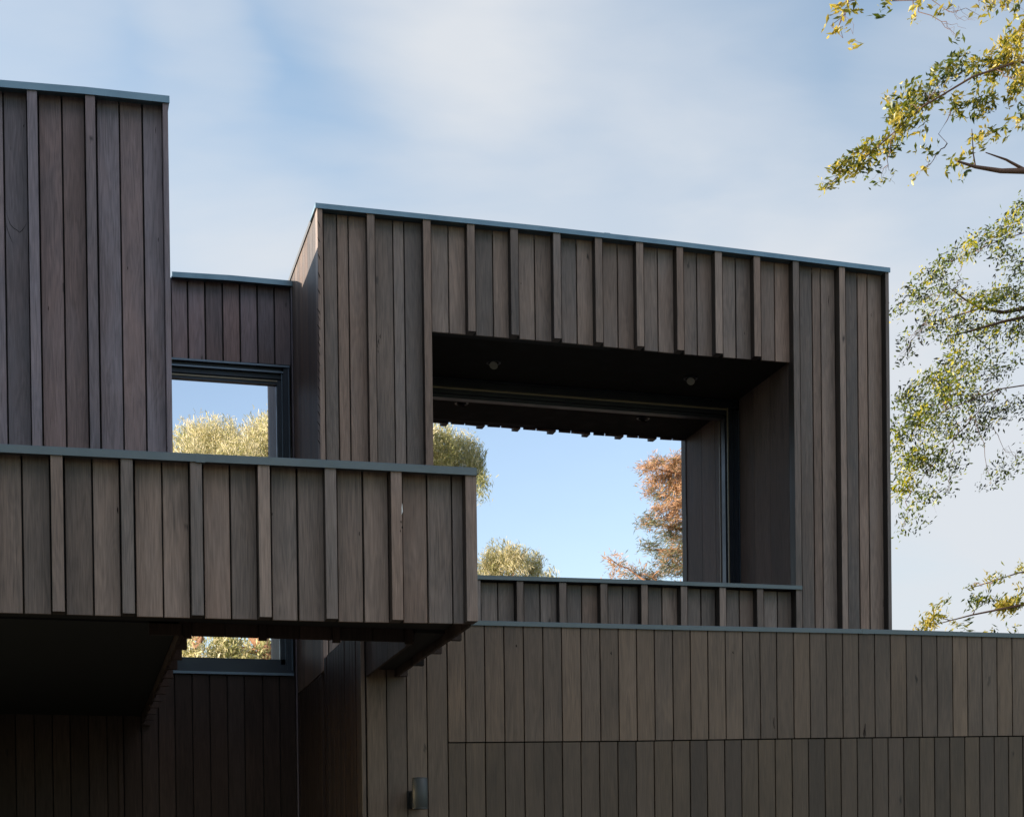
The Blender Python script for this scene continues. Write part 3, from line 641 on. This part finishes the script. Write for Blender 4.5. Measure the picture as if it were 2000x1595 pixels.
trC = [([(bx, YC, -.1), (bx - .1, YC, 2.5), (bx - .3, YC, 4.5), W(2180, 1120, YC)], .14, .05), (PL([(2200, 1180), (2080, 1170), (1990, 1182), (1900, 1200), (1815, 1222)], YC), .03, .004), (PL([(2180, 1120), (2080, 1105), (1990, 1118), (1890, 1150)], YC), .02, .004)]
tree('gum_sapling', 'low yellow green sprays rising behind the garage coping at far right', 'tree', (bx, YC, 0), Cb, trC, M_leaf_gold, M_twig, wind, .085, ratio=.30, clump=.12, clump_n=9, twig=.004, twigp=.6)

# trees across the garden behind the viewer, seen mirrored in the two windows
def MV(px, py, Yv, g):
    p_ = W(px, py, Yv); return np.array([p_[0], 2 * g - p_[1], p_[2]])
def mb_blobs(spec, Yv, g, dy, k=1.):
    out = []
    for s in spec.split(';'):
        a = [float(v) for v in s.split()]; Yk = Yv + rng.uniform(-dy, dy); s_ = Yk / F
        out.append((MV(a[0], a[1], Yk, g), (a[2] * s_, max(a[2], a[3]) * s_ * .8, a[3] * s_), int(a[4] * k), a[5]))
    return out
down = np.array([.1, 0, -1.])
V1 = mb_blobs(k=2.2, spec='415 862 62 34 3600 .8;365 900 40 50 1500 .75;470 905 60 50 3000 .75;520 860 44 36 2800 .65;575 840 70 40 1800 .6;420 940 90 50 2500 .7;560 920 90 60 2500 .6;660 860 90 60 1500 .6;760 870 80 60 1500 .6;370 960 60 50 900 .6', Yv=44, g=GW, dy=1.5)
V1 += mb_blobs('855 872 44 36 2600 .6;900 892 30 34 1500 .62;880 930 44 34 1600 .6;925 925 22 36 700 .15;840 920 50 50 1500 .6;938 950 10 20 140 .1;932 896 12 20 150 .3;800 960 80 60 1500 .5', 43.5, YGL, 1.0, k=2.)
V1 += mb_blobs('430 1040 90 70 3000 .7;560 1070 130 80 4500 .6;690 1050 90 90 3000 .6;640 960 100 60 2500 .65', 44, GW, 2.2)
b1 = MV(620, 1400, 44, GW); top = MV(600, 960, 44, GW)
lb = [([(b1[0], b1[1], -.1), (b1[0] + .2, b1[1], 4), top], .40, .2)] + [(wig(top, MV(x, y, 44, GW), 5, .05), .12, .03) for x, y in ((420, 880), (520, 870), (640, 850), (760, 860), (870, 890), (900, 930))]
tree('willow_myrtle', 'broad straw coloured weeping tree reflected at the left of both windows', 'tree', (b1[0], b1[1], 0), V1, lb, M_leaf_straw, M_bark, down, .15, ratio=.14, clump=.30, clump_n=30, hollow=.2, twig=.02, spread=.45, twigs=False)
V2 = mb_blobs('965 1098 30 24 1100 .65;1005 1092 30 18 1100 .7;1040 1105 24 18 700 .65;1000 1140 70 30 1500 .55;950 1130 40 30 800 .5;985 1076 14 8 120 .7;1070 1135 20 20 300 .5', 44, YGL, 1., k=2.)
V2 += mb_blobs('1000 1190 80 36 2600 .6;940 1230 70 36 1800 .5;1060 1220 60 40 1800 .55;1000 1270 80 30 1600 .5', 44, YGL, 1.4)
b2 = MV(1000, 1500, 44, YGL); t2 = MV(1000, 1150, 44, YGL)
tree('round_tree', 'low rounded straw green tree top reflected just above the parapet coping', 'tree', (b2[0], b2[1], 0), V2, [([(b2[0], b2[1], -.1), (b2[0] - .1, b2[1], 3), t2], .25, .12)], M_leaf_straw, M_bark, down, .14, ratio=.15, clump=.28, clump_n=22, twig=.015, spread=.4)
V3 = mb_blobs('1268 915 26 8 240 .8;1285 900 22 8 200 .8;1312 918 26 12 420 .85;1322 900 16 10 200 .8;1300 938 30 8 320 .8;1322 950 22 10 360 .85;1274 940 18 5 90 .75;1272 958 16 6 100 .7;1300 968 34 7 300 .6;1322 985 20 10 320 .8;1290 990 24 5 140 .75;1312 1008 30 8 300 .75;1270 1010 14 5 70 .2;1256 1020 12 6 70 .2;1276 1024 22 6 140 .3;1318 1030 24 8 260 .55;1300 1046 26 6 160 .2;1320 1055 20 8 200 .4;1272 1066 18 7 110 .1;1290 1078 22 6 130 .15;1318 1084 24 8 220 .5;1300 1100 36 6 220 .3;1325 1112 22 8 200 .4;1280 1120 44 6 240 .4;1196 1092 12 12 50 .75;1212 1104 20 8 60 .7;1200 1122 16 8 40 .7;1235 1112 24 6 70 .6;1250 1124 30 5 90 .5;1350 930 24 60 900 .7;1350 1050 24 60 900 .4', 34, YGL, .8, k=2.0)
V3 += mb_blobs('1400 900 30 60 1200 .7;1410 1060 46 90 1800 .6;1340 1180 70 50 1500 .4;1390 1270 76 60 1800 .4;1380 840 20 40 500 .8;1360 1370 80 50 1500 .3', 34, YGL, 1.2)
b3 = MV(1370, 1600, 34, YGL)
lb = [([(b3[0], b3[1], -.1), MV(1368, 1250, 34, YGL), MV(1362, 900, 34, YGL), MV(1358, 840, 34, YGL)], .26, .05)] + [(wig(MV(1365, y0, 34, YGL), MV(x, y, 34, YGL), 5, .03), .045, .008) for y0, x, y in ((930, 1262, 915), (985, 1290, 962), (1040, 1275, 1020), (1080, 1262, 1072), (1180, 1262, 1118))] + [(wig(MV(1365, 1190, 34, YGL), MV(1186, 1085, 34, YGL), 7, .015), .04, .008)]
tree('swamp_cypress', 'rust and green feathery conifer reflected at the right of the wide window', 'tree', (b3[0], b3[1], 0), V3, lb, M_leaf_rust, M_bark_red, np.array([-.85, 0, -.42]), .13, ratio=.13, clump=.2, clump_n=14, twig=.008, spread=.4)
V4 = mb_blobs('360 1275 30 20 500 .6;400 1290 60 12 700 .75;440 1262 34 26 900 .45;470 1285 30 18 400 .4;495 1272 26 22 350 .3;380 1250 30 12 200 .6;520 1262 20 16 120 .3;400 1320 90 16 900 .7;520 1300 20 12 90 .3', 50, GW, 2.)
b4 = MV(512, 1560, 50, GW)
lb = [([(b4[0] + .4, b4[1], -.1), MV(534, 1330, 50, GW), MV(530, 1290, 50, GW), MV(516, 1262, 50, GW), MV(500, 1240, 50, GW), MV(470, 1180, 50, GW)], .36, .24),
      (wig(MV(525, 1285, 50, GW), MV(470, 1262, 50, GW), 5, .05), .08, .04), (PL and [MV(x, y, 50, GW) for x, y in ((372, 1330), (376, 1285), (380, 1262), (395, 1245), (392, 1225))], .12, .06), (wig(MV(380, 1262, 50, GW), MV(362, 1236, 50, GW), 4, .05), .07, .04)]
tree('angophora', 'orange barked leaning tree reflected in the low strip of window under the balcony', 'tree', (b4[0], b4[1], 0), V4, lb, M_leaf_straw, M_bark_red, down, .22, ratio=.24, clump=.35, clump_n=16, twig=.03, spread=.6)

# ------------------------------------------------------------------ light and sky
AZ, EL = math.radians(29), math.radians(10.5)
sd = Vector((-math.cos(AZ) * math.cos(EL), math.sin(AZ) * math.cos(EL), math.sin(EL)))
sl = bpy.data.lights.new('sun', 'SUN'); sl.energy = 4.6; sl.angle = math.radians(.53); sl.color = (1, .92, .80)
so = bpy.data.objects.new('sun', sl); col.objects.link(so); so.rotation_euler = sd.to_track_quat('Z', 'Y').to_euler(); so.location = (-20, 20, 20)
w = bpy.data.worlds.new('World'); scene.world = w; w.use_nodes = True; nt = w.node_tree; L = nt.links.new
bg = nt.nodes['Background']
sky = N(nt, 'ShaderNodeTexSky'); sky.sky_type = 'NISHITA'; sky.sun_disc = False
sky.sun_elevation = EL; sky.sun_rotation = math.atan2(sd.x, sd.y); sky.air_density = 1.0; sky.dust_density = .6; sky.ozone_density = 1.5
tc = N(nt, 'ShaderNodeTexCoord')
mp = N(nt, 'ShaderNodeMapping'); mp.inputs['Scale'].default_value = (.75, 1, 2.6); mp.inputs['Rotation'].default_value = (0, 0, .4); L(tc.outputs['Generated'], mp.inputs[0])
n1 = N(nt, 'ShaderNodeTexNoise'); n1.inputs['Scale'].default_value = 5.0; n1.inputs['Detail'].default_value = 7; n1.inputs['Roughness'].default_value = .5; n1.inputs['Distortion'].default_value = .4; L(mp.outputs[0], n1.inputs[0])
cr = ramp(nt, [(.36, (0, 0, 0)), (.68, (1, 1, 1))]); L(n1.outputs[0], cr.inputs[0])
def lobe(px, py, r0, r1, amp):
    d = R.T @ np.array([px - CX, py - CY, F]); d /= np.linalg.norm(d)
    v = N(nt, 'ShaderNodeVectorMath', operation='DOT_PRODUCT'); L(wp.outputs[0], v.inputs[0]); v.inputs[1].default_value = d
    q = N(nt, 'ShaderNodeMapRange', interpolation_type='SMOOTHSTEP'); L(v.outputs['Value'], q.inputs[0])
    q.inputs[1].default_value = math.cos(math.radians(r1)); q.inputs[2].default_value = math.cos(math.radians(r0)); q.inputs[4].default_value = amp
    return q.outputs[0]
# a wind-drawn warp so the cloud banks get ragged edges
nw = N(nt, 'ShaderNodeTexNoise'); nw.inputs['Scale'].default_value = 5; nw.inputs['Detail'].default_value = 4; L(mp.outputs[0], nw.inputs[0])
wq = N(nt, 'ShaderNodeVectorMath', operation='MULTIPLY_ADD'); L(nw.outputs['Color'], wq.inputs[0]); wq.inputs[1].default_value = (.15, .15, .15)
ws = N(nt, 'ShaderNodeVectorMath', operation='SUBTRACT'); L(tc.outputs['Generated'], ws.inputs[0]); ws.inputs[1].default_value = (.075, .075, .075); L(ws.outputs[0], wq.inputs[2])
wp = N(nt, 'ShaderNodeVectorMath', operation='NORMALIZE'); L(wq.outputs[0], wp.inputs[0])
dt = N(nt, 'ShaderNodeVectorMath', operation='DOT_PRODUCT'); L(tc.outputs['Generated'], dt.inputs[0]); dt.inputs[1].default_value = (0, 1, 0)
fm = N(nt, 'ShaderNodeMapRange'); L(dt.outputs['Value'], fm.inputs[0]); fm.inputs[1].default_value = -.1; fm.inputs[2].default_value = .6
cov = math_(nt, 'MULTIPLY', cr.outputs[0], .36)
for a in ((870, -90, .3, 6, .30), (880, 60, .3, 4, .08), (0, 100, .3, 4.5, .24), (370, 60, .2, 2.4, .30), (1130, 340, 1, 9, .34), (900, 640, 2, 10, .24), (1900, 1050, 2, 13, .62), (420, 500, .5, 5, .34), (1880, 60, .5, 4, .16), (1500, 520, 1, 6, .2)):
    cov = math_(nt, 'ADD', cov, lobe(*a))
cov = math_(nt, 'MINIMUM', math_(nt, 'MULTIPLY', math_(nt, 'ADD', cov, .07), fm.outputs[0]), .95)
mx = N(nt, 'ShaderNodeMix', data_type='RGBA'); L(cov, mx.inputs['Factor']); L(sky.outputs[0], mx.inputs['A']); mx.inputs['B'].default_value = (2.55, 2.66, 2.82, 1)
sp = N(nt, 'ShaderNodeSeparateXYZ'); L(tc.outputs['Generated'], sp.inputs[0])
zm = N(nt, 'ShaderNodeMapRange', interpolation_type='SMOOTHSTEP'); L(sp.outputs[2], zm.inputs[0]); zm.inputs[1].default_value = .42; zm.inputs[2].default_value = .66
# added unseen bright cloud bank, high and right behind the viewer, lights the facade
hb = N(nt, 'ShaderNodeVectorMath', operation='DOT_PRODUCT'); L(tc.outputs['Generated'], hb.inputs[0]); hb.inputs[1].default_value = (.42, -.91, 0)
hm = N(nt, 'ShaderNodeMapRange', interpolation_type='SMOOTHSTEP'); L(hb.outputs['Value'], hm.inputs[0]); hm.inputs[1].default_value = .1; hm.inputs[2].default_value = .75
m2 = N(nt, 'ShaderNodeMix', data_type='RGBA'); L(math_(nt, 'MULTIPLY', math_(nt, 'MULTIPLY', zm.outputs[0], hm.outputs[0]), math_(nt, 'ADD', math_(nt, 'MULTIPLY', cr.outputs[0], .4), .6)), m2.inputs['Factor']); L(mx.outputs['Result'], m2.inputs['A']); m2.inputs['B'].default_value = (9.0, 8.5, 8.9, 1)
L(m2.outputs['Result'], bg.inputs[0]); bg.inputs[1].default_value = .12
scene.view_settings.view_transform = 'Standard'; scene.view_settings.look = 'None'; scene.view_settings.exposure = 1.3; scene.view_settings.gamma = 1
scene.cycles.max_bounces = 6; scene.cycles.use_denoising = True
scene.cycles.use_adaptive_sampling = True
